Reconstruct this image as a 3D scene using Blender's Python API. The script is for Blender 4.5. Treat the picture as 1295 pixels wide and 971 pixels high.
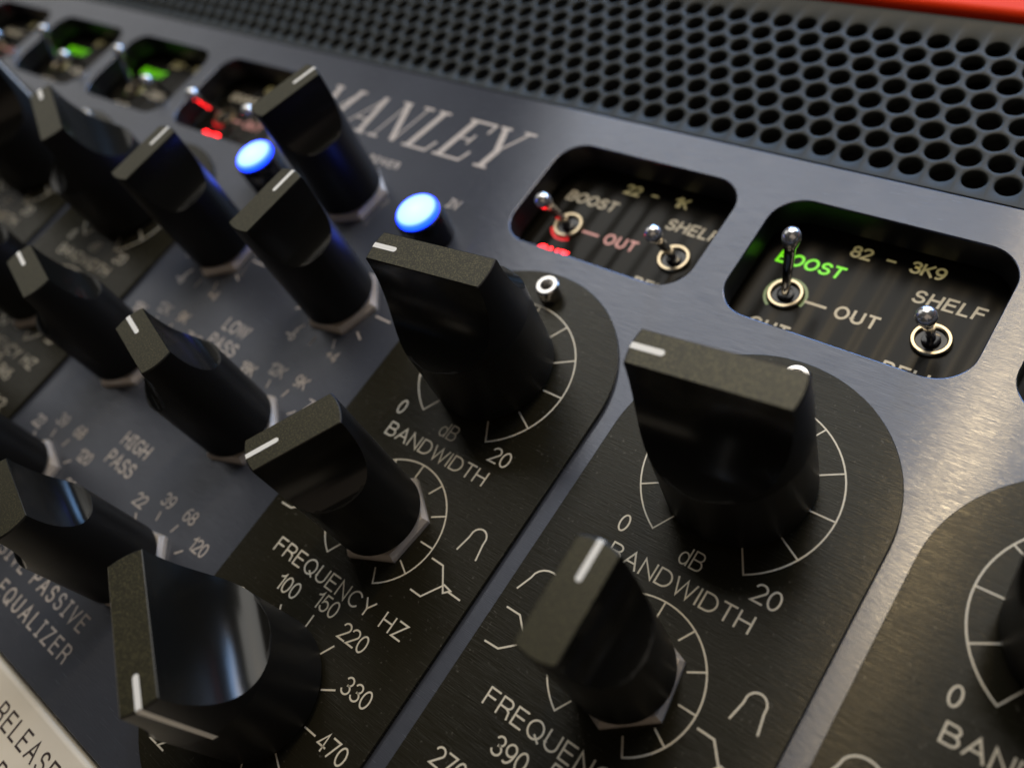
import bpy, bmesh, math, random
from mathutils import Vector, Matrix, Euler
random.seed(7)
for o in list(bpy.data.objects): bpy.data.objects.remove(o)
R_ = math.radians
U = 0.000836            # one drawing unit in metres (a 3U panel is 133 mm high)
def W(x, y, z=0.0):     # panel coordinates (x right, y up, z out of the panel) -> world
    return Vector((x*U, -z*U, y*U))
scene = bpy.context.scene

# ------------------------------------------------------------------ camera
RC = ((0.76714017, 0.5602821, -0.31237788), (0.35158731, -0.77454653, -0.52579847), (-0.53654667, 0.29353303, -0.79117383))
CC = (89.4938, -47.5889, 125.4725)
FPX = 1090.39
r0, r1, r2 = [Vector((v[0], -v[2], v[1])) for v in RC]      # camera right, down, forward in world axes
cam = bpy.data.cameras.new('camera'); camo = bpy.data.objects.new('camera', cam)
scene.collection.objects.link(camo); scene.camera = camo
M = Matrix((r0, -r1, -r2)).transposed().to_4x4()
M.translation = W(*CC)
camo.matrix_world = M
cam.sensor_fit = 'HORIZONTAL'; cam.sensor_width = 36.0; cam.lens = 36.0*FPX/1295.0
cam.clip_start = 0.005; cam.clip_end = 20
cam.dof.use_dof = True
cam.dof.focus_distance = 136*U
cam.dof.aperture_fstop = 13.2
cam.dof.aperture_blades = 0

# ------------------------------------------------------------------ world and lamps
world = bpy.data.worlds.new('World'); scene.world = world; world.use_nodes = True
bg = world.node_tree.nodes['Background']
bg.inputs['Color'].default_value = (0.85, 0.9, 1.0, 1); bg.inputs['Strength'].default_value = 0.012
def area(name, loc, target, sx, sy, power, col):
    l = bpy.data.lights.new(name, 'AREA'); l.shape = 'RECTANGLE'; l.size = sx*U; l.size_y = sy*U
    l.energy = power; l.color = col
    o = bpy.data.objects.new(name, l); scene.collection.objects.link(o)
    o.location = W(*loc)
    d = W(*target)-W(*loc)
    o.rotation_euler = d.to_track_quat('-Z', 'Y').to_euler()
    return o
area('warm_room_lamp', (14, 310, 610), (40, 20, 0), 20, 160, 0.37, (1.0, 0.73, 0.36))
area('warm_upper_lamp', (70, 250, 110), (40, 100, 0), 60, 40, 0.07, (1.0, 0.78, 0.5))
area('cool_window_light', (-60, 760, 190), (-40, 0, 0), 900, 140, 3.3, (0.28, 0.54, 1.0))
area('added_overhead_fill', (-200, 560, 760), (-60, 0, 0), 900, 700, 4.2, (1.0, 0.98, 0.93))  # added broad soft fill from above, lifts the dark left side
area('pale_left_wall_light', (-950, 160, 520), (-60, 0, 0), 700, 700, 0.75, (1.0, 0.97, 0.90))
area('added_dim_warm_fill', (420, -420, 420), (0, -20, 0), 900, 700, 0.34, (1.0, 0.80, 0.62))  # added weak fill from the lower right, brightens the hex nuts
scene.view_settings.view_transform = 'Standard'; scene.view_settings.look = 'None'
scene.view_settings.exposure = 0.0; scene.view_settings.gamma = 1.0
scene.render.engine = 'CYCLES'

# ------------------------------------------------------------------ materials
def newmat(name):
    m = bpy.data.materials.new(name); m.use_nodes = True
    nt = m.node_tree; return m, nt, nt.nodes['Principled BSDF']
def simple(name, col, rough=0.5, metal=0.0, spec=0.5, coat=0.0):
    m, nt, b = newmat(name)
    b.inputs['Base Color'].default_value = (*col, 1); b.inputs['Roughness'].default_value = rough
    b.inputs['Metallic'].default_value = metal; b.inputs['Specular IOR Level'].default_value = spec
    if coat: b.inputs['Coat Weight'].default_value = coat; b.inputs['Coat Roughness'].default_value = 0.1
    return m
def N(nt, t, **k):
    n = nt.nodes.new(t)
    for a, v in k.items(): setattr(n, a, v)
    return n
def speckle(nt, b, base, dust, amount=0.62, scale=900):
    """fine dust specks and mottling over a base colour"""
    geo = N(nt, 'ShaderNodeNewGeometry')
    n1 = N(nt, 'ShaderNodeTexNoise'); n1.inputs['Scale'].default_value = scale; n1.inputs['Detail'].default_value = 3
    nt.links.new(geo.outputs['Position'], n1.inputs['Vector'])
    r = N(nt, 'ShaderNodeValToRGB'); r.color_ramp.elements[0].position = amount; r.color_ramp.elements[1].position = amount+0.16
    nt.links.new(n1.outputs['Fac'], r.inputs['Fac'])
    n2 = N(nt, 'ShaderNodeTexNoise'); n2.inputs['Scale'].default_value = 60; n2.inputs['Detail'].default_value = 5
    nt.links.new(geo.outputs['Position'], n2.inputs['Vector'])
    mx0 = N(nt, 'ShaderNodeMix', data_type='RGBA'); mx0.inputs['A'].default_value = (*[c*0.82 for c in base], 1); mx0.inputs['B'].default_value = (*[c*1.2 for c in base], 1)
    nt.links.new(n2.outputs['Fac'], mx0.inputs['Factor'])
    mx = N(nt, 'ShaderNodeMix', data_type='RGBA'); mx.inputs['B'].default_value = (*dust, 1)
    nt.links.new(mx0.outputs['Result'], mx.inputs['A']); nt.links.new(r.outputs['Color'], mx.inputs['Factor'])
    nt.links.new(mx.outputs['Result'], b.inputs['Base Color'])
def brushed(name, base, dust, rough, metal, aniso, bump, spec=0.5, amount=0.66, dscale=900):
    """anodised metal brushed along the panel's width"""
    m, nt, b = newmat(name)
    b.inputs['Metallic'].default_value = metal; b.inputs['Anisotropic'].default_value = aniso
    b.inputs['Specular IOR Level'].default_value = spec
    speckle(nt, b, base, dust, amount, dscale)
    geo = N(nt, 'ShaderNodeNewGeometry')
    mp = N(nt, 'ShaderNodeMapping'); mp.inputs['Scale'].default_value = (240, 240, 7000)
    nt.links.new(geo.outputs['Position'], mp.inputs['Vector'])
    n = N(nt, 'ShaderNodeTexNoise'); n.inputs['Scale'].default_value = 1.0; n.inputs['Detail'].default_value = 1.5; n.inputs['Roughness'].default_value = 0.5
    nt.links.new(mp.outputs['Vector'], n.inputs['Vector'])
    mr = N(nt, 'ShaderNodeMapRange'); mr.inputs['From Min'].default_value = 0.3; mr.inputs['From Max'].default_value = 0.7
    mr.inputs['To Min'].default_value = rough*0.75; mr.inputs['To Max'].default_value = rough*1.45
    nt.links.new(n.outputs['Fac'], mr.inputs['Value']); nt.links.new(mr.outputs['Result'], b.inputs['Roughness'])
    bp = N(nt, 'ShaderNodeBump'); bp.inputs['Strength'].default_value = 1.0; bp.inputs['Distance'].default_value = 0.000026*bump
    mp2 = N(nt, 'ShaderNodeMapping'); mp2.inputs['Scale'].default_value = (620, 620, 9000); mp2.inputs['Location'].default_value = (3, 5, 7)
    nt.links.new(geo.outputs['Position'], mp2.inputs['Vector'])
    nb = N(nt, 'ShaderNodeTexNoise'); nb.inputs['Scale'].default_value = 1.0; nb.inputs['Detail'].default_value = 1
    nt.links.new(mp2.outputs['Vector'], nb.inputs['Vector'])
    av = N(nt, 'ShaderNodeMix'); av.inputs['Factor'].default_value = 0.55
    nt.links.new(n.outputs['Fac'], av.inputs['A']); nt.links.new(nb.outputs['Fac'], av.inputs['B'])
    nt.links.new(av.outputs['Result'], bp.inputs['Height']); nt.links.new(bp.outputs['Normal'], b.inputs['Normal'])
    if aniso:
        cx = N(nt, 'ShaderNodeCombineXYZ'); cx.inputs['Z'].default_value = 1.0
        nt.links.new(cx.outputs['Vector'], b.inputs['Tangent'])
    return m
M_face = brushed('blue_grey_anodised_aluminium', (0.092, 0.099, 0.122), (0.13, 0.13, 0.145), 0.19, 0.42, 1.0, 1.0, amount=0.74)
M_plate = brushed('black_anodised_aluminium', (0.022, 0.0195, 0.012), (0.12, 0.11, 0.09), 0.20, 0.18, 1.0, 1.4, spec=0.22, amount=0.66, dscale=2100)
M_ink = simple('silver_lettering', (0.76, 0.69, 0.55), 0.5)
M_inkc = simple('pale_engraved_lettering', (0.62, 0.55, 0.50), 0.55)
M_inkd = simple('dark_printed_lettering', (0.05, 0.035, 0.035), 0.5)
M_line = simple('white_paint_in_groove', (0.95, 0.93, 0.88), 0.35)
# knobs: turned black anodised aluminium
M_side, nt, b = newmat('black_anodised_knob_side')
speckle(nt, b, (0.007, 0.0066, 0.006), (0.05, 0.047, 0.04), 0.75, 2200)
b.inputs['Roughness'].default_value = 0.42; b.inputs['Specular IOR Level'].default_value = 0.28
M_knob, nt, b = newmat('black_turned_knob')
speckle(nt, b, (0.010, 0.0095, 0.008), (0.05, 0.045, 0.035), 0.72, 2600)
b.inputs['Roughness'].default_value = 0.19; b.inputs['Metallic'].default_value = 0.25; b.inputs['Specular IOR Level'].default_value = 0.45
tc = N(nt, 'ShaderNodeTexCoord'); mp = N(nt, 'ShaderNodeMapping'); mp.inputs['Scale'].default_value = (260, 7000, 260)
nt.links.new(tc.outputs['Object'], mp.inputs['Vector'])
n = N(nt, 'ShaderNodeTexNoise'); n.inputs['Scale'].default_value = 1; n.inputs['Detail'].default_value = 3
nt.links.new(mp.outputs['Vector'], n.inputs['Vector'])
bp = N(nt, 'ShaderNodeBump'); bp.inputs['Strength'].default_value = 0.12; bp.inputs['Distance'].default_value = 0.00001
nt.links.new(n.outputs['Fac'], bp.inputs['Height']); nt.links.new(bp.outputs['Normal'], b.inputs['Normal'])
# knob top: finely blasted face
M_top, nt, b = newmat('blasted_black_knob_face')
speckle(nt, b, (0.028, 0.025, 0.012), (0.10, 0.088, 0.042), 0.50, 5000)
b.inputs['Roughness'].default_value = 0.46; b.inputs['Metallic'].default_value = 0.3
g = N(nt, 'ShaderNodeNewGeometry'); n = N(nt, 'ShaderNodeTexNoise'); n.inputs['Scale'].default_value = 7000; n.inputs['Detail'].default_value = 2
nt.links.new(g.outputs['Position'], n.inputs['Vector'])
bp = N(nt, 'ShaderNodeBump'); bp.inputs['Strength'].default_value = 0.6; bp.inputs['Distance'].default_value = 0.00003
nt.links.new(n.outputs['Fac'], bp.inputs['Height']); nt.links.new(bp.outputs['Normal'], b.inputs['Normal'])
M_nut = simple('nickel_hex_nut', (0.78, 0.69, 0.60), 0.3, 0.3)
M_chrome = simple('chrome', (0.85, 0.86, 0.9), 0.07, 1.0)
M_ball = simple('satin_metal_tip', (0.9, 0.9, 0.92), 0.24, 0.9)
M_steel = simple('steel_screw', (0.62, 0.60, 0.58), 0.25, 1.0)
M_brass = simple('worn_brass_ring', (0.55, 0.45, 0.30), 0.28, 1.0)
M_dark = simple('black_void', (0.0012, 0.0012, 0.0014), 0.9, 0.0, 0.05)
M_button = simple('glossy_black_plastic', (0.006, 0.006, 0.01), 0.18)
M_vent, nt, b = newmat('grey_painted_vent_steel')
speckle(nt, b, (0.021, 0.024, 0.022), (0.05, 0.05, 0.04), 0.74, 700)
b.inputs['Roughness'].default_value = 0.6; b.inputs['Specular IOR Level'].default_value = 0.35
M_red, nt, b = newmat('red_enamel')
speckle(nt, b, (0.95, 0.045, 0.004), (0.95, 0.06, 0.01), 0.7, 200); b.inputs['Roughness'].default_value = 0.5; b.inputs['Specular IOR Level'].default_value = 0.2
M_cream, nt, b = newmat('cream_painted_panel')
speckle(nt, b, (0.84, 0.77, 0.65), (0.68, 0.60, 0.46), 0.66, 300); b.inputs['Roughness'].default_value = 0.5
# glossy board behind each opening, faint vertical ribbing in its sheen
M_board, nt, b = newmat('glossy_black_switch_board')
speckle(nt, b, (0.010, 0.009, 0.007), (0.06, 0.055, 0.04), 0.74, 1200)
b.inputs['Roughness'].default_value = 0.30; b.inputs['Specular IOR Level'].default_value = 0.15
g = N(nt, 'ShaderNodeNewGeometry'); mp = N(nt, 'ShaderNodeMapping'); mp.inputs['Scale'].default_value = (260, 260, 18)
nt.links.new(g.outputs['Position'], mp.inputs['Vector'])
n = N(nt, 'ShaderNodeTexWave'); n.inputs['Scale'].default_value = 0.27; n.inputs['Distortion'].default_value = 3.5; n.inputs['Detail'].default_value = 1
nt.links.new(mp.outputs['Vector'], n.inputs['Vector'])
bp = N(nt, 'ShaderNodeBump'); bp.inputs['Strength'].default_value = 0.5; bp.inputs['Distance'].default_value = 0.0004
nt.links.new(n.outputs['Fac'], bp.inputs['Height']); nt.links.new(bp.outputs['Normal'], b.inputs['Normal'])
def emit(name, col, s, base=(0.02, 0.02, 0.02)):
    m, nt, b = newmat(name)
    b.inputs['Base Color'].default_value = (*base, 1); b.inputs['Emission Color'].default_value = (*col, 1)
    b.inputs['Emission Strength'].default_value = s; b.inputs['Roughness'].default_value = 0.3
    return m
M_green = emit('lit_green_lettering', (0.2, 0.9, 0.0), 0.95)
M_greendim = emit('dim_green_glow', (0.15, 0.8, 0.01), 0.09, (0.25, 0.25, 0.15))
M_redlit = emit('lit_red_lettering', (1.0, 0.012, 0.015), 14.0)
M_pink = emit('pink_lit_lettering', (0.8, 0.2, 0.17), 0.35, (0.45, 0.3, 0.28))
M_legend = emit('faintly_backlit_legend', (0.60, 0.50, 0.18), 0.22, (0.6, 0.55, 0.4))
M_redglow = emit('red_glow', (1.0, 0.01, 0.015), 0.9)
# blue button lens: brightest over the lamp in its middle, deep blue at the rim
M_lens, nt, b = newmat('lit_blue_lens')
tc = N(nt, 'ShaderNodeTexCoord'); vl = N(nt, 'ShaderNodeVectorMath', operation='MULTIPLY'); vl.inputs[1].default_value = (1, 0, 1)
le = N(nt, 'ShaderNodeVectorMath', operation='LENGTH')
nt.links.new(tc.outputs['Object'], vl.inputs[0]); nt.links.new(vl.outputs[0], le.inputs[0])
rp = N(nt, 'ShaderNodeMapRange'); rp.inputs['From Min'].default_value = 0; rp.inputs['From Max'].default_value = 5.3*U
nt.links.new(le.outputs['Value'], rp.inputs['Value'])
cr = N(nt, 'ShaderNodeValToRGB'); e = cr.color_ramp.elements
e[0].position = 0; e[0].color = (0.11, 0.18, 1, 1); e[1].position = 1.0; e[1].color = (0.001, 0.012, 0.35, 1)
x = e.new(0.72); x.color = (0.085, 0.16, 1, 1)
x = e.new(0.86); x.color = (0.004, 0.03, 0.8, 1)
nt.links.new(rp.outputs['Result'], cr.inputs['Fac']); nt.links.new(cr.outputs['Color'], b.inputs['Emission Color'])
b.inputs['Emission Strength'].default_value = 8.0; b.inputs['Base Color'].default_value = (0.02, 0.03, 0.08, 1)

# ------------------------------------------------------------------ helpers
def origin_of(o):
    return o['_abs'] if o is not None and '_abs' in o else (0, 0, 0)
def link(name, data, parent=None, loc=(0, 0, 0), rot=0.0, mat=None, label=None):
    o = bpy.data.objects.new(name, data); scene.collection.objects.link(o)
    ABS[o.name] = (tuple(loc), rot)
    if parent is not None:
        o.parent = parent
        pl, pr = ABS[parent.name]
        d = W(*loc)-W(*pl); d.rotate(Euler((0, pr, 0)))
        o.location = d; o.rotation_euler = (0, -(rot-pr), 0)
    else:
        o.location = W(*loc); o.rotation_euler = (0, -rot, 0)
    if mat is not None and data is not None and not data.materials: data.materials.append(mat)
    if label: o['label'] = label
    return o
ABS = {}
def thing(name, label, cat, loc):
    o = link(name, None, None, loc); o['label'] = label; o['category'] = cat
    o.empty_display_size = 0.01
    return o
def mesh(name, verts, faces, sharp=R_(32), smooth=True):
    me = bpy.data.meshes.new(name)
    me.from_pydata([W(*v) for v in verts], [], faces)
    me.validate(); me.update()
    if smooth:
        me.shade_smooth() if hasattr(me, 'shade_smooth') else None
        bm = bmesh.new(); bm.from_mesh(me)
        bmesh.ops.recalc_face_normals(bm, faces=bm.faces)
        for ed in bm.edges:
            if len(ed.link_faces) != 2 or ed.calc_face_angle(0) > sharp: ed.smooth = False
        bm.to_mesh(me); bm.free()
    return me
def lathe(prof, n=40, capb=True, capt=True, name='m'):
    """prof: (radius, z) from bottom to top"""
    v, f = [], []
    for r, z in prof:
        for i in range(n):
            a = 2*math.pi*i/n; v.append((r*math.cos(a), r*math.sin(a), z))
    for k in range(len(prof)-1):
        for i in range(n):
            j = (i+1) % n; f.append((k*n+i, k*n+j, (k+1)*n+j, (k+1)*n+i))
    if capb: f.append(tuple(reversed(range(n))))
    if capt: f.append(tuple(range((len(prof)-1)*n, len(prof)*n)))
    return mesh(name, v, f)
def rrect(x0, y0, x1, y1, r, n=12):
    pts = []
    for cx, cy, a0 in ((x1-r, y1-r, 0), (x0+r, y1-r, 90), (x0+r, y0+r, 180), (x1-r, y0+r, 270)):
        for k in range(n+1):
            a = R_(a0+90*k/n); pts.append((cx+r*math.cos(a), cy+r*math.sin(a)))
    return pts
def slab(name, loops, z0, z1, bevel=0.3):
    """flat plate with openings: first loop outside, the rest are holes; top face at z1"""
    cu = bpy.data.curves.new(name, 'CURVE'); cu.dimensions = '2D'; cu.fill_mode = 'BOTH'
    for lp in loops:
        sp = cu.splines.new('POLY'); sp.points.add(len(lp)-1); sp.use_cyclic_u = True
        for i, (x, y) in enumerate(lp): sp.points[i].co = (x, y, 0, 1)
    cu.extrude = (z1-z0)/2-bevel; cu.bevel_depth = bevel; cu.bevel_resolution = 2; cu.offset = -bevel
    tmp = bpy.data.objects.new('tmp', cu); scene.collection.objects.link(tmp)
    dg = bpy.context.evaluated_depsgraph_get()
    me = bpy.data.meshes.new_from_object(tmp.evaluated_get(dg))
    zc = (z0+z1)/2
    for vv in me.vertices: vv.co = W(vv.co.x, vv.co.y, vv.co.z+zc)
    bpy.data.objects.remove(tmp); bpy.data.curves.remove(cu)
    bm = bmesh.new(); bm.from_mesh(me); bmesh.ops.remove_doubles(bm, verts=bm.verts, dist=1e-7)
    bmesh.ops.recalc_face_normals(bm, faces=bm.faces)
    for ed in bm.edges: ed.smooth = not (len(ed.link_faces) != 2 or ed.calc_face_angle(0) > R_(40) or max(abs(q.normal.y) for q in ed.link_faces) > .9999 or ((abs(ed.link_faces[0].normal.y) < .02) != (abs(ed.link_faces[1].normal.y) < .02)))
    for fc in bm.faces: fc.smooth = True
    bm.to_mesh(me); bm.free(); me.name = name
    return me

# ------------------------------------------------------------------ stroke lettering
def arc(cx, cy, rx, ry, a0, a1, n=10):
    return [(cx+rx*math.cos(R_(a0+(a1-a0)*k/n)), cy+ry*math.sin(R_(a0+(a1-a0)*k/n))) for k in range(n+1)]
def el(cx, cy, rx, ry): return arc(cx, cy, rx, ry, 0, 360, 22)[:-1]+['c']
def bump_r(x0, x1, y0, y1):      # right-hand bowl from (x0,y1) round to (x0,y0)
    r = (y1-y0)/2; return [(x0, y1)]+arc(x1-r*0.9, (y0+y1)/2, r*0.9, r, 90, -90, 8)+[(x0, y0)]
G = {
 'A': (.70, [[(0, 0), (.35, 1), (.70, 0)], [(.13, .36), (.57, .36)]]),
 'B': (.60, [[(0, 0), (0, 1)], bump_r(0, .54, .53, 1), bump_r(0, .60, 0, .53)]),
 'C': (.68, [arc(.36, .5, .36, .5, 42, 318, 18)]),
 'D': (.66, [[(0, 0), (0, 1)], [(0, 1), (.26, 1)]+arc(.28, .5, .38, .5, 85, -85, 14)+[(.26, 0), (0, 0)]]),
 'E': (.54, [[(.54, 1), (0, 1), (0, 0), (.54, 0)], [(0, .53), (.49, .53)]]),
 'F': (.52, [[(.52, 1), (0, 1), (0, 0)], [(0, .53), (.46, .53)]]),
 'G': (.72, [arc(.37, .5, .37, .5, 45, 340, 18)+[(.72, .46), (.40, .46)]]),
 'H': (.62, [[(0, 0), (0, 1)], [(.62, 0), (.62, 1)], [(0, .53), (.62, .53)]]),
 'I': (.02, [[(.01, 0), (.01, 1)]]),
 'i': (.34, [[(.17, 0), (.17, 1)], [(0, 0), (.34, 0)], [(0, 1), (.34, 1)]]),
 'K': (.60, [[(0, 0), (0, 1)], [(.57, 1), (0, .38)], [(.20, .58), (.60, 0)]]),
 'L': (.48, [[(0, 1), (0, 0), (.48, 0)]]),
 'M': (.78, [[(0, 0), (0, 1), (.39, 0.05), (.78, 1), (.78, 0)]]),
 'N': (.62, [[(0, 0), (0, 1), (.62, 0), (.62, 1)]]),
 'O': (.74, [el(.37, .5, .37, .5)]),
 'P': (.56, [[(0, 0), (0, 1)], bump_r(0, .56, .46, 1)]),
 'Q': (.74, [el(.37, .5, .37, .5), [(.44, .24), (.74, -.04)]]),
 'R': (.60, [[(0, 0), (0, 1)], bump_r(0, .58, .50, 1), [(.36, .50), (.54, .38), (.60, 0)]]),
 'S': (.58, [arc(.29, .755, .25, .245, 20, 235, 12)+arc(.29, .265, .29, .265, 75, -160, 14)]),
 'T': (.58, [[(0, 1), (.58, 1)], [(.29, 1), (.29, 0)]]),
 'U': (.60, [[(0, 1), (0, .32)]+arc(.30, .32, .30, .32, 180, 360, 12)+[(.60, 1)]]),
 'V': (.64, [[(0, 1), (.32, 0), (.64, 1)]]),
 'W': (.94, [[(0, 1), (.23, 0), (.47, 1), (.71, 0), (.94, 1)]]),
 'Y': (.64, [[(0, 1), (.32, .44), (.64, 1)], [(.32, .44), (.32, 0)]]),
 'Z': (.58, [[(.02, 1), (.57, 1), (0, 0), (.58, 0)]]),
 'd': (.48, [[(.48, 1), (.48, 0)], el(.24, .34, .24, .34)]),
 '0': (.52, [el(.26, .5, .26, .5)]),
 '1': (.26, [[(0, .76), (.16, .84), (.26, 1), (.26, 0)]]),
 '2': (.52, [arc(.26, .73, .26, .27, 165, -28, 12)+[(0, 0), (.53, 0)]]),
 '3': (.52, [arc(.255, .755, .235, .245, 160, -90, 10)+arc(.255, .265, .265, .265, 90, -160, 12)]),
 '4': (.54, [[(.40, 0), (.40, 1), (0, .27), (.56, .27)]]),
 '5': (.52, [[(.48, 1), (.10, 1), (.04, .48)]+arc(.26, .32, .26, .32, 135, -160, 12)]),
 '6': (.52, [el(.26, .31, .26, .31), arc(.33, .36, .33, .64, 185, 75, 8)]),
 '7': (.50, [[(0, 1), (.52, 1), (.16, 0)]]),
 '8': (.52, [el(.26, .755, .22, .245), el(.26, .265, .26, .265)]),
 '9': (.52, [el(.26, .69, .26, .31), arc(.19, .64, .33, .64, 5, -105, 8)]),
 '-': (.42, [[(0, .42), (.42, .42)]]), '+': (.5, [[(0, .5), (.5, .5)], [(.25, .25), (.25, .75)]]),
 ' ': (.34, []),
}
def ribbon(v, f, pts, w, z):
    closed = pts[-1] == 'c'
    if closed: pts = pts[:-1]
    P = [Vector(p) for p in pts]; n = len(P); base = len(v)
    for i in range(n):
        a = P[i-1] if (i > 0 or closed) else None; c = P[(i+1) % n] if (i < n-1 or closed) else None
        d1 = (P[i]-a).normalized() if a is not None else None; d2 = (c-P[i]).normalized() if c is not None else None
        if d1 is None: d1 = d2
        if d2 is None: d2 = d1
        n1 = Vector((-d1.y, d1.x)); n2 = Vector((-d2.y, d2.x)); m = n1+n2
        if m.length < 1e-4: m = n1.copy()
        m.normalize(); k = min(1/max(m.dot(n1), 0.3), 2.4)
        p = P[i]
        if not closed and i == 0: p = p-d2*w*0.35
        if not closed and i == n-1: p = p+d1*w*0.35
        q = m*(w/2*k)
        v += [(p.x+q.x, p.y+q.y, z), (p.x-q.x, p.y-q.y, z)]
    for i in range(n if closed else n-1):
        j = (i+1) % n; f.append((base+2*i, base+2*i+1, base+2*j+1, base+2*j))
def strokes_mesh(name, lines, w, z=0.04):
    v, f = [], []
    for k, l in enumerate(lines): ribbon(v, f, list(l), w, z+0.006*(k % 6))
    return mesh(name, v, f, smooth=False)
def text_lines(s, h, track=0.22, wide=1.0, slant=0.0):
    x = 0; out = []
    for ch in s:
        wd, st = G[ch]
        for l in st:
            out.append([p if p == 'c' else ((x+p[0]*wide)*h+slant*p[1]*h, (p[1]-.5)*h) for p in l])
        x += wd*wide+track
    tot = (x-track)*h
    return [[p if p == 'c' else (p[0]-tot/2, p[1]) for p in l] for l in out]
def text(parent, s, x, y, z, h, w, mat, track=0.22, wide=1.0, slant=0.0, fit=None, label=None):
    if fit:                                      # stretch letter spacing so that the word spans a given width
        base = sum(G[c][0] for c in s)*wide*h
        track = (fit-base)/h/max(len(s)-1, 1)
    me = strokes_mesh('lettering', text_lines(s, h, track, wide, slant), w)
    return link('lettering', me, parent, (x, y, z), 0, mat, label)

# ------------------------------------------------------------------ the equalizer
EQX0, EQX1, EQY0, EQY1 = -351.5, 225.5, -93.2, 65.2
eq = thing('equalizer', 'blue-grey rack equalizer with black band plates, pointed black knobs and two lit blue buttons', 'audio equalizer', (-63, EQY0, 0))
BANDS = [-276, -226, -176, -126, 0, 50, 100, 150]
FREQ = {0: '22 33 47 68 100 150 220 330 470 680 1K', 50: '82 120 180 270 390 560 820 1K2 1K8 2K7 3K9',
        100: '220 330 470 680 1K 1K5 2K2 3K3 4K7 6K8 10K', 150: '560 820 1K2 1K8 2K7 3K9 5K6 8K2 12K 16K 27K'}
for a, b_ in ((-276, 0), (-226, 50), (-176, 100), (-126, 150)): FREQ[a] = FREQ[b_]
RANGE = {0: ('22', '1K'), 50: ('82', '3K9'), 100: ('220', '10K'), 150: ('560', '27K')}
for a, b_ in ((-276, 0), (-226, 50), (-176, 100), (-126, 150)): RANGE[a] = RANGE[b_]
WX0, WX1, WY0, WY1 = -20.9, 21.9, 28.6, 56.2
BZ = -8.0
holes = [rrect(c+WX0-(1.2 if c == 100 else 0), WY0, c+WX1, WY1, 6.3) for c in BANDS]
fp = link('faceplate', slab('faceplate', [rrect(EQX0, EQY0, EQX1, EQY1, 1.2, 3)]+holes, -6.4, 0, 0.24), eq, (0, 0, 0), 0, M_face)
fp.data.materials.append(simple('painted_recess_shade', (0.010, 0.010, 0.012), 0.35))
for p_ in fp.data.polygons:      # recess shade painted as black onto the cut walls of the openings
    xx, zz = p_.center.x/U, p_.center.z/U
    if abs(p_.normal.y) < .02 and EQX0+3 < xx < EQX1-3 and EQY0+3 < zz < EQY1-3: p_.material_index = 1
fp.data.materials.append(simple('bare_metal_chamfer', (0.11, 0.12, 0.16), 0.2, 0.9))
for p_ in fp.data.polygons:
    xx, zz = p_.center.x/U, p_.center.z/U
    if .05 < abs(p_.normal.y) < .99 and EQX0+3 < xx < EQX1-3 and EQY0+3 < zz < EQY1-3: p_.material_index = 2
# chassis box behind the faceplate
def box(x0, y0, z0, x1, y1, z1, name='box'):
    v = [(x, y, z) for z in (z0, z1) for y in (y0, y1) for x in (x0, x1)]
    f = [(0, 2, 3, 1), (4, 5, 7, 6), (0, 1, 5, 4), (2, 6, 7, 3), (0, 4, 6, 2), (1, 3, 7, 5)]
    return mesh(name, v, f, smooth=False)
link('chassis', box(-325, EQY0+2, -330, 199, EQY1-2, -14), eq, (0, 0, 0), 0, M_dark)

# ---- band plates
def dial(R, rin, wt, wl):
    out = [arc(0, 0, R, R, 240, -60, 60)]
    for k in range(11):
        a = R_(240-30*k); out.append([(R*math.cos(a), R*math.sin(a)), (rin*math.cos(a), rin*math.sin(a))])
    return out
dial_big = strokes_mesh('dial_marking', dial(15.43, 11.4, .3, .3), 0.26)
dial_small = strokes_mesh('dial_marking', dial(11.6, 8.9, .3, .3), 0.26)
fticks = strokes_mesh('dial_marking', [[(r*math.sin(R_(-150+30*k)), r*math.cos(R_(-150+30*k))) for r in (11.3, 13.75)] for k in range(11)], 0.30)
bell_r = strokes_mesh('curve_symbol', [[(15.5, -31.9), (16.1, -29.2)]+arc(17.6, -28.6, 1.5, 1.6, 165, 15, 8)+[(19.1, -29.2), (19.6, -31.9)]], 0.30)
bell_l = strokes_mesh('curve_symbol', [[(-21.4, -32.1), (-20.4, -29.6)]+arc(-17.6, -29.6, 2.8, 2.4, 160, 20, 8)+[(-14.8, -29.6), (-13.8, -32.1)]], 0.30)
shelf_r = strokes_mesh('curve_symbol', [[(12.6, -35.35), (15.1, -35.4), (18.0, -39.1), (19.0, -38.2), (17.4, -37.9), (14.9, -41.5), (12.6, -41.45)], [(18.6, -38.5), (21.3, -38.6)]], 0.30)
shelf_l = strokes_mesh('curve_symbol', [[(-21.05, -35.4), (-18.5, -35.4), (-15.4, -38.4), (-13.0, -38.4)], [(-21.05, -41.5), (-18.5, -41.4), (-15.4, -38.7), (-13.0, -38.7)]], 0.30)
PR = 23.25
caps = []
for k in range(41): a = R_(180-180*k/40); caps.append((PR*math.cos(a), PR*math.sin(a)))
for k in range(41): a = R_(-180*k/40); caps.append((PR*math.cos(a), -67.3+PR*math.sin(a)))
plate_me = slab('band_plate', [caps[::-1]], 0.05, 0.95, 0.12)
PZ = 0.95
plates = {}
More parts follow.
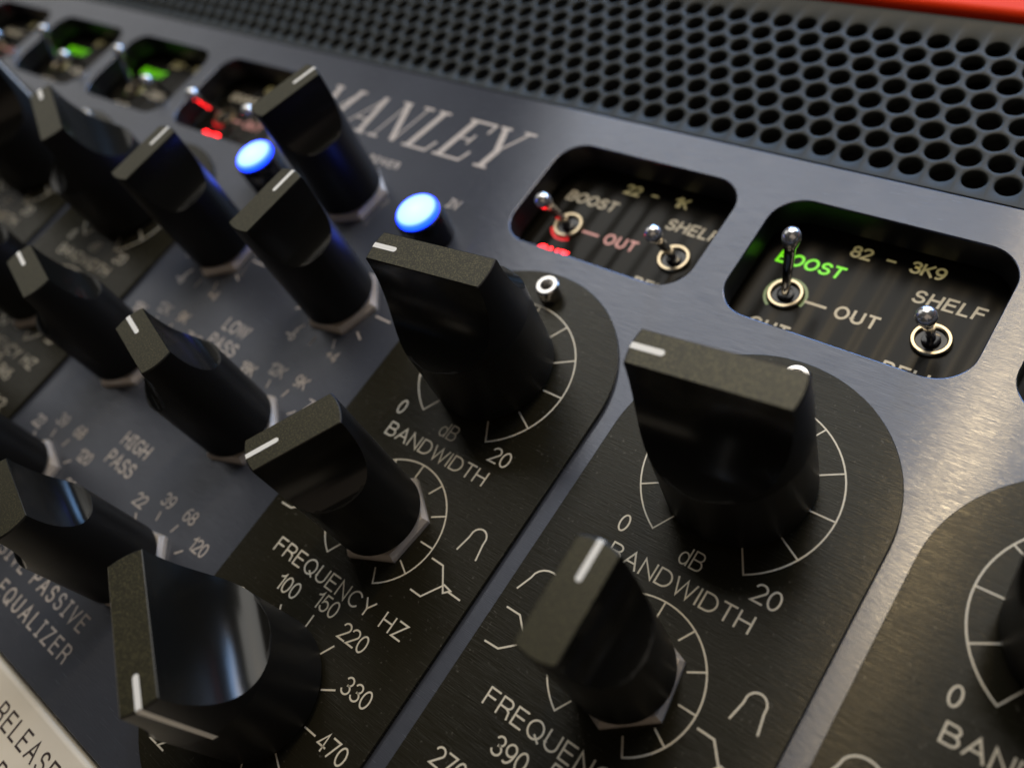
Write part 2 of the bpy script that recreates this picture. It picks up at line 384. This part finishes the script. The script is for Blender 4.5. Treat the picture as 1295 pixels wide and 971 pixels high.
for c in BANDS:
    pl = link('band_plate', plate_me, eq, (c, 0, 0), 0, M_plate)
    plates[c] = pl
    link('dial_marking', dial_big, pl, (c, 0, PZ), 0, M_ink); link('dial_marking', dial_small, pl, (c, -34.05, PZ), 0, M_ink)
    link('dial_marking', fticks, pl, (c, -67.6, PZ), 0, M_ink)
    for me in (bell_r, bell_l, shelf_r, shelf_l): link('curve_symbol', me, pl, (c, 0, PZ), 0, M_ink)
    text(pl, '0', c-12.1, -14.7, PZ, 2.75, .30, M_ink)
    text(pl, 'dB', c+0.1, -14.8, PZ, 2.8, .25, M_ink)
    text(pl, '20', c+12.2, -14.7, PZ, 2.75, .30, M_ink, wide=1.15)
    text(pl, 'BANDWIDTH', c+0.2, -19.4, PZ, 2.6, .30, M_ink, fit=23.9, wide=1.3)
    text(pl, 'FREQUENCY HZ', c+0.3, -47.75, PZ, 2.6, .30, M_ink, fit=32.3, wide=1.28)
    fr = FREQ[c].split()
    for k, s in enumerate(fr):
        a = R_(-150+30*k)
        x, y = 17.2*math.sin(a), 17.0*math.cos(a)
        if abs(math.cos(a)) < .9: x += (len(s)-1.6)*0.75*math.copysign(1, math.sin(a)) if abs(math.sin(a)) > .1 else 0
        if k == 4: x, y = -8.0, 15.1
        if k == 5: x, y = 0.9, 16.4
        if k == 6: x, y = 9.1, 14.8
        if k == 7: x, y = 15.5, 8.6
        if k == 8: x, y = 17.6, 0.2
        if k == 3: x, y = -15.0, 8.9
        if k == 2: x, y = -17.6, 0.2
        if k == 0: x, y = -10.2, -15.4
        text(pl, s, c+x, -67.6+y, PZ, 2.7, .30, M_ink, track=.20, wide=1.10)

# ---- knobs
def knob_mesh(name, r, h, w0, zs, z0, n=20, chord=10):
    """round body whose upper part is scooped away on two sides, leaving a flat-topped bar along x"""
    lev = [(z0, r-.35), (z0+.4, r)]
    for k in range(21):
        lev.append((zs-.02+(h-.25-zs)*(k/20)**2.2, r))
    lev += [(h-.1, r-.08), (h, r-.25)]
    v, f = [], []
    for z, rr in lev:
        t = min(max((z-zs)/(h-zs), 0), 1)
        wz = w0+(r-w0)*(1-math.sqrt(max(0, 1-(1-t)**2.0))) if t > 0 else rr   # concave scoop
        if z > h-.15: wz = w0-.02 if z < h-.05 else w0-.14
        wz = min(wz, rr*0.9999)
        al = math.asin(wz/rr)
        th = [-al+2*al*k/n for k in range(n)]+[al+(math.pi-2*al)*k/chord for k in range(chord)]
        th += [math.pi-al+2*al*k/n for k in range(n)]+[math.pi+al+(math.pi-2*al)*k/chord for k in range(chord)]
        for a in th:
            x = rr*math.cos(a); y = max(-wz, min(wz, rr*math.sin(a)))
            v.append((x, y, z))
    m = 2*(n+chord)
    for k in range(len(lev)-1):
        for i in range(m):
            j = (i+1) % m; f.append((k*m+i, k*m+j, (k+1)*m+j, (k+1)*m+i))
    f.append(tuple(reversed(range(m)))); f.append(tuple(range((len(lev)-1)*m, len(lev)*m)))
    me = mesh(name, v, f, R_(24))
    me.materials.append(M_knob); me.materials.append(M_top); me.materials.append(M_side)
    me.polygons[-1].material_index = 1
    # recalc may flip the order of nothing; top polygon found by its height
    zt = -h*U
    for p in me.polygons:
        side = all(math.hypot(me.vertices[q].co.x, me.vertices[q].co.z) > (r-.5)*U for q in p.vertices)
        p.material_index = 1 if abs(p.center.y-zt) < 1e-7 else (2 if side or -p.center.y < zs*U*.98 else 0)
    return me
def line_mesh(name, r, h, length, w):
    """white groove: on the top face from the pointer's end inwards, then down the end of the bar"""
    v, f = [], []
    e = 0.05
    x0, x1 = r-length, r-.2
    seg = [(x0, h+e), (x1, h+e), (r+e, h-.3), (r+e, h-16.5)]
    for x, z in seg:
        v += [(x, -w/2, z), (x, w/2, z)]
    # rounded inner end
    for k in range(1, 6):
        a = R_(90+180*k/6); v.append((x0+w/2*math.cos(a), w/2*math.sin(a), h+e))
    f = [(2*i, 2*i+2, 2*i+3, 2*i+1) for i in range(3)]
    f.append((0, 1, 8, 9, 10, 11, 12))
    return mesh(name, v, f, smooth=False)
big = dict(r=11.75, h=32.0, w0=2.85, zs=16.5, z0=1.0)
small = dict(r=7.95, h=31.6, w0=3.0, zs=20.0, z0=2.5)
KB = knob_mesh('knob', **big); KS = knob_mesh('knob', **small)
LB = line_mesh('indicator_line', 11.75, 32.0, 4.6, .95); LS = line_mesh('indicator_line', 7.95, 31.6, 5.3, .85)
# hex nut under each small knob, chamfered
def nut_mesh(Rn, z1, name='hex_nut'):
    v, f = [], []
    for z, s in ((0, 1.0), (z1-1.1, 1.0), (z1, 0.925)):
        for k in range(6):
            for t in (0, .5):
                a0, a1 = R_(60*k), R_(60*k+60)
                x = (1-t)*math.cos(a0)+t*math.cos(a1); y = (1-t)*math.sin(a0)+t*math.sin(a1)
                q = s if t == 0 or s == 1 else s*1.03
                v.append((Rn*x*q, Rn*y*q, z))
    for k in range(2):
        for i in range(12): j = (i+1) % 12; f.append((k*12+i, k*12+j, (k+1)*12+j, (k+1)*12+i))
    f.append(tuple(range(24, 36))); f.append(tuple(reversed(range(12))))
    return mesh(name, v, f, R_(15))
NUT = nut_mesh(8.8, 2.0)
shaft = lathe([(5.2, 1.0), (5.2, 6.0)], 24, name='shaft')
def knob(kind, x, y, deg, label, z=0.0, nut=20):
    k = link('knob', KB if kind == 'big' else KS, eq, (x, y, z), R_(deg), None, label)
    link('indicator_line', LB if kind == 'big' else LS, k, (x, y, z), R_(deg), M_line)
    if kind != 'big':
        link('hex_nut', NUT, k, (x, y, z), R_(nut), M_nut)
    link('shaft', shaft, k, (x, y, z-.0 if kind != 'big' else z-1.0), 0, M_steel)
    return k
P_db = {0: 186, 50: 186, 100: 150, 150: 200, -126: 155, -176: 55, -226: 200, -276: 170}
P_bw = {0: 239, 50: 92, 100: 110, 150: 60, -126: 160, -176: 163, -226: 90, -276: 70}
P_fq = {0: -32, 50: 60, 100: 150, 150: 90, -126: 120, -176: 60, -226: 150, -276: 30}
names = {0: 'first', 50: 'second', 100: 'third', 150: 'fourth'}
for c in BANDS:
    side = 'right-hand' if c >= 0 else 'left-hand'
    nm = names[c if c >= 0 else c+276]
    knob('big', c, 0, P_db[c], 'large decibel knob at the top of the %s band plate of the %s channel' % (nm, side), PZ)
    knob('small', c, -34.05, P_bw[c], 'slim bandwidth knob on the %s band plate of the %s channel' % (nm, side), PZ, {0: 23, 50: 38}.get(c, 10+c % 37))
    knob('big', c, -67.6, P_fq[c], 'large frequency knob low on the %s band plate of the %s channel' % (nm, side), PZ)
knob('small', -62.7, 25, 72.5, 'slim power knob under the engraved maker name', 0, 25)
knob('small', -43, 0, 86, 'slim right-hand gain knob below the right lit blue button', 0, 10)
knob('small', -85, 0, 88, 'slim left-hand gain knob below the left lit blue button', 0, 33)
knob('small', -42.2, -33.8, 163.5, 'slim right-hand knob beside the words LOW PASS', 0, 18)
knob('small', -84.8, -33.8, 163.5, 'slim left-hand knob beside the words LOW PASS', 0, 30)
knob('small', -42.0, -67.2, 163, 'slim right-hand knob below the words HIGH PASS', 0, 12)
knob('small', -84.5, -67.2, 150, 'slim left-hand knob below the words HIGH PASS', 0, 40)

# ---- lettering on the faceplate
I = M_inkc
def cticks(x, y, angs, r0, r1):
    return link('dial_marking', strokes_mesh('dial_marking', [[(r*math.sin(R_(a)), r*math.cos(R_(a))) for r in (r0, r1)] for a in angs], .34), fp, (x, y, 0), 0, I)
text(fp, 'POWER', -63, 36.7, 0, 1.9, .34, I, wide=1.0, track=.45)
text(fp, 'iN', -36.4, 31.6, 0, 2.3, .36, I, track=.25, slant=.15)
text(fp, 'iN', -89.6, 31.6, 0, 2.3, .36, I, track=.25, slant=.15)
text(fp, 'LOW', -63.8, -16.2, 0, 2.9, .40, I, track=.26)
text(fp, 'PASS', -63.8, -21.0, 0, 2.9, .40, I, track=.26)
text(fp, 'HiGH', -63.6, -48.6, 0, 2.9, .40, I, track=.26)
text(fp, 'PASS', -63.6, -53.4, 0, 2.9, .40, I, track=.26)
text(fp, 'MASSiVE PASSiVE', -63.2, -79.8, 0, 3.0, .40, I, fit=43.5, wide=1.0)
text(fp, 'TUBE EQUALiZER', -61.2, -85.4, 0, 3.0, .40, I, fit=42.5, wide=1.0)
for cx in (-42.2, -84.8):
    for s, dx, dy in (('18K', -10.5, 11.0), ('12K', -3.2, 13.8), ('9K', 4.4, 14.0), ('7K5', 11.8, 10.6), ('6K', 14.4, 3.8)):
        text(fp, s, cx+dx, -33.8+dy, 0, 2.5, .34, I, track=.2)
    cticks(cx, -33.8, (-75, -45, -15, 15, 45, 75), 9.9, 11.6)
    for s, dx, dy in (('22', -9.6, 10.6), ('39', -3.2, 13.8), ('68', 4.2, 13.9), ('120', 10.9, 10.5), ('220', 14.0, 4.0)):
        text(fp, s, cx+dx, -67.2+dy, 0, 2.5, .34, I, track=.2)
    cticks(cx, -67.2, (-75, -45, -15, 15, 45, 75), 9.9, 11.6)
for cx in (-43, -85):
    cticks(cx, 0, (-150, -120, 120, 150, 180, 210, 240), 9.9, 12.0); cticks(cx, 0, (60, 90), 9.9, 14.0)
    text(fp, '-6', cx-6.3, -11.7, 0, 2.3, .34, I); text(fp, '+4', cx+7.2, -11.9, 0, 2.3, .34, I)
# the engraved maker name in slanted slab-serif capitals
def name_strokes():
    SL = 0.26; H = 12.2
    out = []
    def st(x, y, x2, y2, w): out.append(((x, y), (x2, y2), w))
    def put(x0, segs):
        for (a, b_, c_, d, w) in segs: out.append(((x0+a, b_), (x0+c_, d), w))
    T, F, S = 1.75, .55, .8     # thick, thin, serif
    put(0, [(1.2, 0, 1.2, 12, F), (1.0, 12, 5.6, .4, T), (9.6, 11.6, 5.6, .4, F), (9.6, 12, 9.6, 0, T), (-.4, 12, 2.0, 12, S), (8.8, 12, 11.2, 12, S), (-.4, 0, 2.8, 0, S), (8.0, 0, 11.4, 0, S)])
    put(13.6, [(1.2, 0, 5.6, 12, F), (5.4, 12, 8.6, 0, T), (2.6, 4.2, 7.2, 4.2, F), (-.2, 0, 2.8, 0, S), (6.9, 0, 10.2, 0, S)])
    put(26.0, [(1.2, 0, 1.2, 12, F), (1.3, 12, 8.0, 0.2, T), (8.4, 0, 8.4, 12, F), (-.4, 12, 2.2, 12, S), (6.9, 12, 9.9, 12, S), (-.3, 0, 2.7, 0, S)])
    put(38.2, [(1.6, 0, 1.6, 12, T), (0, 12, 3.4, 12, S), (0, 0, 7.6, 0, S), (7.6, 0, 8.2, 3.0, .8)])
    put(48.6, [(1.6, 0, 1.6, 12, T), (0, 12, 8.0, 12, S), (0, 0, 8.2, 0, S), (8.0, 12, 8.0, 9.4, .8), (1.6, 6.3, 5.6, 6.3, F), (5.6, 7.7, 5.6, 5.0, .7), (8.2, 0, 8.8, 2.8, .8)])
    put(58.6, [(.9, 12, 4.8, 5.2, T), (8.2, 12, 4.9, 5.2, .7), (4.9, 5.4, 4.9, 0, T), (-.4, 12, 2.5, 12, S), (6.8, 12, 9.8, 12, S), (3.2, 0, 6.6, 0, S)])
    v, f = [], []
    for i, ((x, y), (x2, y2), w) in enumerate(out):
        k = 0.98
        pts = [(x*k+SL*y, y*1.0), (x2*k+SL*y2, y2*1.0)]
        if w == T:      # thick stems are cut as parallel lines
            for dx in (-.56, 0, .56): ribbon(v, f, [(p[0]+dx, p[1]) for p in pts], .50, 0.03+.004*(i % 9))
        else: ribbon(v, f, pts, w*.8, 0.03+.004*(i % 9)+.002)
    return mesh('lettering', v, f, smooth=False)
link('lettering', name_strokes(), fp, (-99.7, 43.2, 0), 0, I, 'large engraved maker name in slanted serif capitals')

# ---- illuminated buttons
btn = lathe([(5.35, 0.0), (5.35, 6.9), (5.1, 7.4), (4.7, 7.5)], 40, name='blue_button')
lens = lathe([(4.75, 7.2), (4.75, 8.1), (4.45, 8.6), (3.6, 8.95), (2.2, 9.15), (0.1, 9.2)], 40, name='lens')
for x, s in ((-35.0, 'right-hand'), (-91.0, 'left-hand')):
    bt = link('push_button', btn, eq, (x, 22.0, 0.02), 0, M_button, '%s round black button with a glowing blue lens' % s)
    link('lens', lens, bt, (x, 22.0, 0.02), 0, M_lens)

# ---- socket screws at the top of the band plates
def screw_meshes():
    ro, ri, h = 2.35, 1.15, 3.2
    v, f = [], []
    n = 24
    def ring(r, z, hexa=False):
        b0 = len(v)
        for i in range(n):
            a = 2*math.pi*i/n
            rr = r/math.cos((a+math.pi/6) % (math.pi/3)-math.pi/6) if hexa else r
            v.append((rr*math.cos(a), rr*math.sin(a), z))
        return b0
    rs = [ring(ro, 0), ring(ro, h-.35), ring(ro-.3, h), ring(ri+.15, h), ring(ri, h-.15, True), ring(ri, h-1.9, True)]
    for a, b_ in zip(rs, rs[1:]):
        for i in range(n): j = (i+1) % n; f.append((a+i, a+j, b_+j, b_+i))
    f.append(tuple(rs[-1]+i for i in range(n)))
    return mesh('cap_screw', v, f, R_(35))
SCR = screw_meshes()
for c in BANDS:
    link('cap_screw', SCR, eq, (c+0.3, 18.6, PZ+.02), R_(c*7 % 50), M_steel)
    link('cap_screw', SCR, eq, (c+0.3, -86.2, PZ+.02), R_(c*11 % 50), M_steel)

# ---- windows: recessed board, lettering, toggles
board_me = slab('switch_board', [rrect(-23.5, 26.5, 24.5, 58.5, 2, 3)], BZ-1.2, BZ, .1)
ring_me = lathe([(3.35, 0), (3.35, .5), (3.15, .8), (2.7, .8), (2.5, .55), (2.5, -.9)], 32, capb=False, capt=False, name='toggle_switch')
hub_me = lathe([(2.5, .1), (1.6, .1), (1.5, .7), (.9, .9)], 24, capb=False, capt=True, name='bushing')
lever_me = lathe([(.75, 0.0), (.85, 3.0), (1.0, 8.0), (1.05, 9.6), (1.3, 10.2), (1.62, 11.0), (1.72, 11.8), (1.6, 12.6), (1.15, 13.3), (.5, 13.62), (.05, 13.68)], 28, name='lever')
lever_me.materials.append(M_chrome); lever_me.materials.append(M_ball)
for p in lever_me.polygons: p.material_index = 1 if -p.center.y > 10.1*U else 0
STATE = {-276: ('CUT', -1), -226: ('BOOST', 1), -176: ('BOOST', 1), -126: ('CUT', -1), 0: ('CUT', -1), 50: ('BOOST', 1), 100: ('BOOST', 1), 150: ('CUT', -1)}
for c in BANDS:
    bd = link('switch_board', board_me, eq, (c, 0, 0), 0, M_board)
    lit, d = STATE[c]
    text(bd, 'BOOST', c-12.2, 48.4, BZ, 2.4, .52, M_green if lit == 'BOOST' else M_ink, fit=12.3, wide=1.2, slant=.12, label='BOOST in glowing green letters' if lit == 'BOOST' else None)
    text(bd, 'CUT', c-12.9, 32.7, BZ, 2.4, .52, M_redlit if lit == 'CUT' else M_ink, fit=7.2, wide=1.2, slant=.1, label='CUT in glowing red letters' if lit == 'CUT' else None)
    text(bd, 'OUT', c+0.3, 40.35, BZ, 2.4, .50, M_pink if lit == 'CUT' else M_ink, fit=7.4, wide=1.2)
    lo, hi = RANGE[c]
    text(bd, lo, c-4.8, 54.0, BZ, 2.3, .48, M_legend, track=.24, wide=1.2); text(bd, '-', c+0.6, 54.2, BZ, 2.2, .46, M_legend, wide=1.5)
    text(bd, hi, c+7.1, 54.1, BZ, 2.3, .48, M_legend, track=.24, wide=1.2)
    text(bd, 'SHELF', c+12.8, 48.3, BZ, 2.4, .48, M_ink, fit=11.4, wide=1.2, slant=.1)
    text(bd, 'BELL', c+12.6, 32.6, BZ, 2.4, .48, M_ink, fit=8.6, wide=1.2)
    link('dial_marking', strokes_mesh('dial_marking', [[(-9.2, 40.3), (-5.4, 40.3)]], .55), bd, (c, 0, BZ), 0, M_pink if lit == 'CUT' else M_ink)
    for sx, dd in ((-13.1, d), (13.1, -1)):
        what = ('with its lever up beside the green BOOST' if lit == 'BOOST' else 'with its lever down over the red CUT') if sx < 0 else 'between SHELF and BELL'
        ts = link('toggle_switch', ring_me, eq, (c+sx, 40.4, BZ), 0, M_brass)
        lv = link('lever', lever_me, ts, (c+sx, 40.4, BZ+.8), 0, None)
        link('bushing', hub_me, ts, (c+sx, 40.4, BZ), 0, M_button)
        # panel "up" tilt is a turn about world X
        lv.rotation_euler = (R_(-19*dd), 0, 0)
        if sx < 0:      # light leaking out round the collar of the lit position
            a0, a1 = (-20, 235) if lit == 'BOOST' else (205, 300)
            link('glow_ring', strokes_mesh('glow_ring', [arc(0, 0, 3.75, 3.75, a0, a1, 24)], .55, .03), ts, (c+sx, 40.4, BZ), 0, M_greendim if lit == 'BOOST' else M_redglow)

# ------------------------------------------------------------------ vent panel above
VX0, VY0, VY1 = -351.5, 65.9, 110.1
ROW, PIT, HR = 4.66, 5.5, 2.12
vt = thing('vent_panel', 'grey perforated steel vent panel between the equalizer and the red unit', 'vent panel', (-63, VY0, 0))
v, f = [], []
cellpts = {}
def vid(x, y, z):
    k = (round(x*200), round(y*200), z)
    if k not in cellpts: cellpts[k] = len(v); v.append((x, y, z))
    return cellpts[k]
nc = 24; hexR = PIT/math.sqrt(3)
rows = 8; y00 = 69.9; i0, i1 = -60, 36
yo0, yo1 = VY0, VY1
ZT, ZB = -.5, -2.4
for r in range(rows):
    for i in range(i0, i1+1):
        cx = 47.0+i*PIT-(r % 2)*PIT/2; cy = y00+r*ROW
        inner, outer, low, mid = [], [], [], []
        for k in range(nc):
            a = 2*math.pi*k/nc
            hr = (PIT/2)/math.cos((a+math.pi/6) % (math.pi/3)-math.pi/6)
            ox, oy = hr*math.cos(a), hr*math.sin(a)*(ROW/(PIT*.8660254))
            X, Y = cx+ox, cy+oy
            dg = math.degrees(a)
            if r == rows-1 and 29 < dg < 151: Y = yo1
            if r == 0 and 209 < dg < 331: Y = yo0
            outer.append(vid(X, Y, ZT)); inner.append(vid(cx+(HR+.18)*math.cos(a), cy+(HR+.18)*math.sin(a), ZT)); mid.append(vid(cx+HR*math.cos(a), cy+HR*math.sin(a), ZT-.2))
            low.append(vid(cx+HR*.97*math.cos(a), cy+HR*.97*math.sin(a), ZB))
        for k in range(nc):
            j = (k+1) % nc
            f.append((outer[k], outer[j], inner[j], inner[k])); f.append((inner[k], inner[j], mid[j], mid[k])); f.append((mid[k], mid[j], low[j], low[k]))
me = mesh('perforated_sheet', v, f, R_(60))
link('perforated_sheet', me, vt, (0, 0, 0), 0, M_vent)
xl, xr = 47.0+i0*PIT-PIT*1.02, 47.0+i1*PIT+PIT*.52
link('flange', box(VX0, yo0, ZT-1.6, xl, yo1, ZT-.02), vt, (0, 0, 0), 0, M_vent)
link('flange', box(xr-PIT*.5, yo0, ZT-1.6, 225.5, yo1, ZT-.02), vt, (0, 0, 0), 0, M_vent)
link('dark_hole_backing', box(VX0+20, yo0-4, -14, 205, yo1+10, -11), vt, (0, 0, 0), 0, M_dark)  # added black sheet standing in for the darkness behind the holes

# ------------------------------------------------------------------ red unit above, cream unit below
def face_mesh(x0, y0, x1, y1, z0, z1, rr=2.2):
    """long panel with rounded top and bottom edges"""
    pr = []
    for k in range(7): a = R_(270+90*k/6); pr.append((y0+rr+rr*math.sin(a), z1-rr+rr*math.cos(a)))
    for k in range(7): a = R_(90*k/6); pr.append((y1-rr+rr*math.sin(a), z1-rr+rr*math.cos(a)))
    pr += [(y1, z0), (y0, z0)]
    v = [(x, y, z) for x in (x0, x1) for y, z in pr]; n = len(pr)
    f = [(i, (i+1) % n, n+(i+1) % n, n+i) for i in range(n)]+[tuple(range(n)), tuple(reversed(range(n, 2*n)))]
    return mesh('front_panel', v, f)
ru = thing('red_rack_unit', 'glossy red-orange rack unit front above the perforated vent panel', 'rack unit', (81, 110.7, 0))
link('front_panel', face_mesh(-62.5, 110.7, 225.5, 163, -4, 1.4, 1.6), ru, (0, 0, 0), 0, M_red)
cu_ = thing('cream_rack_unit', 'cream painted rack unit with dark lettering below the equalizer', 'rack unit', (-63, -200, 0))
cf = link('front_panel', face_mesh(-351.5, -200, 225.5, -94.0, -4, 0.6, .9), cu_, (0, 0, 0), 0, M_cream)
text(cf, 'RELEASE', -34.0, -99.1, .6, 3.2, .42, M_inkd, wide=1.0, fit=20.2)
text(cf, 'R', -34.2, -105.3, .6, 3.2, .42, M_inkd)
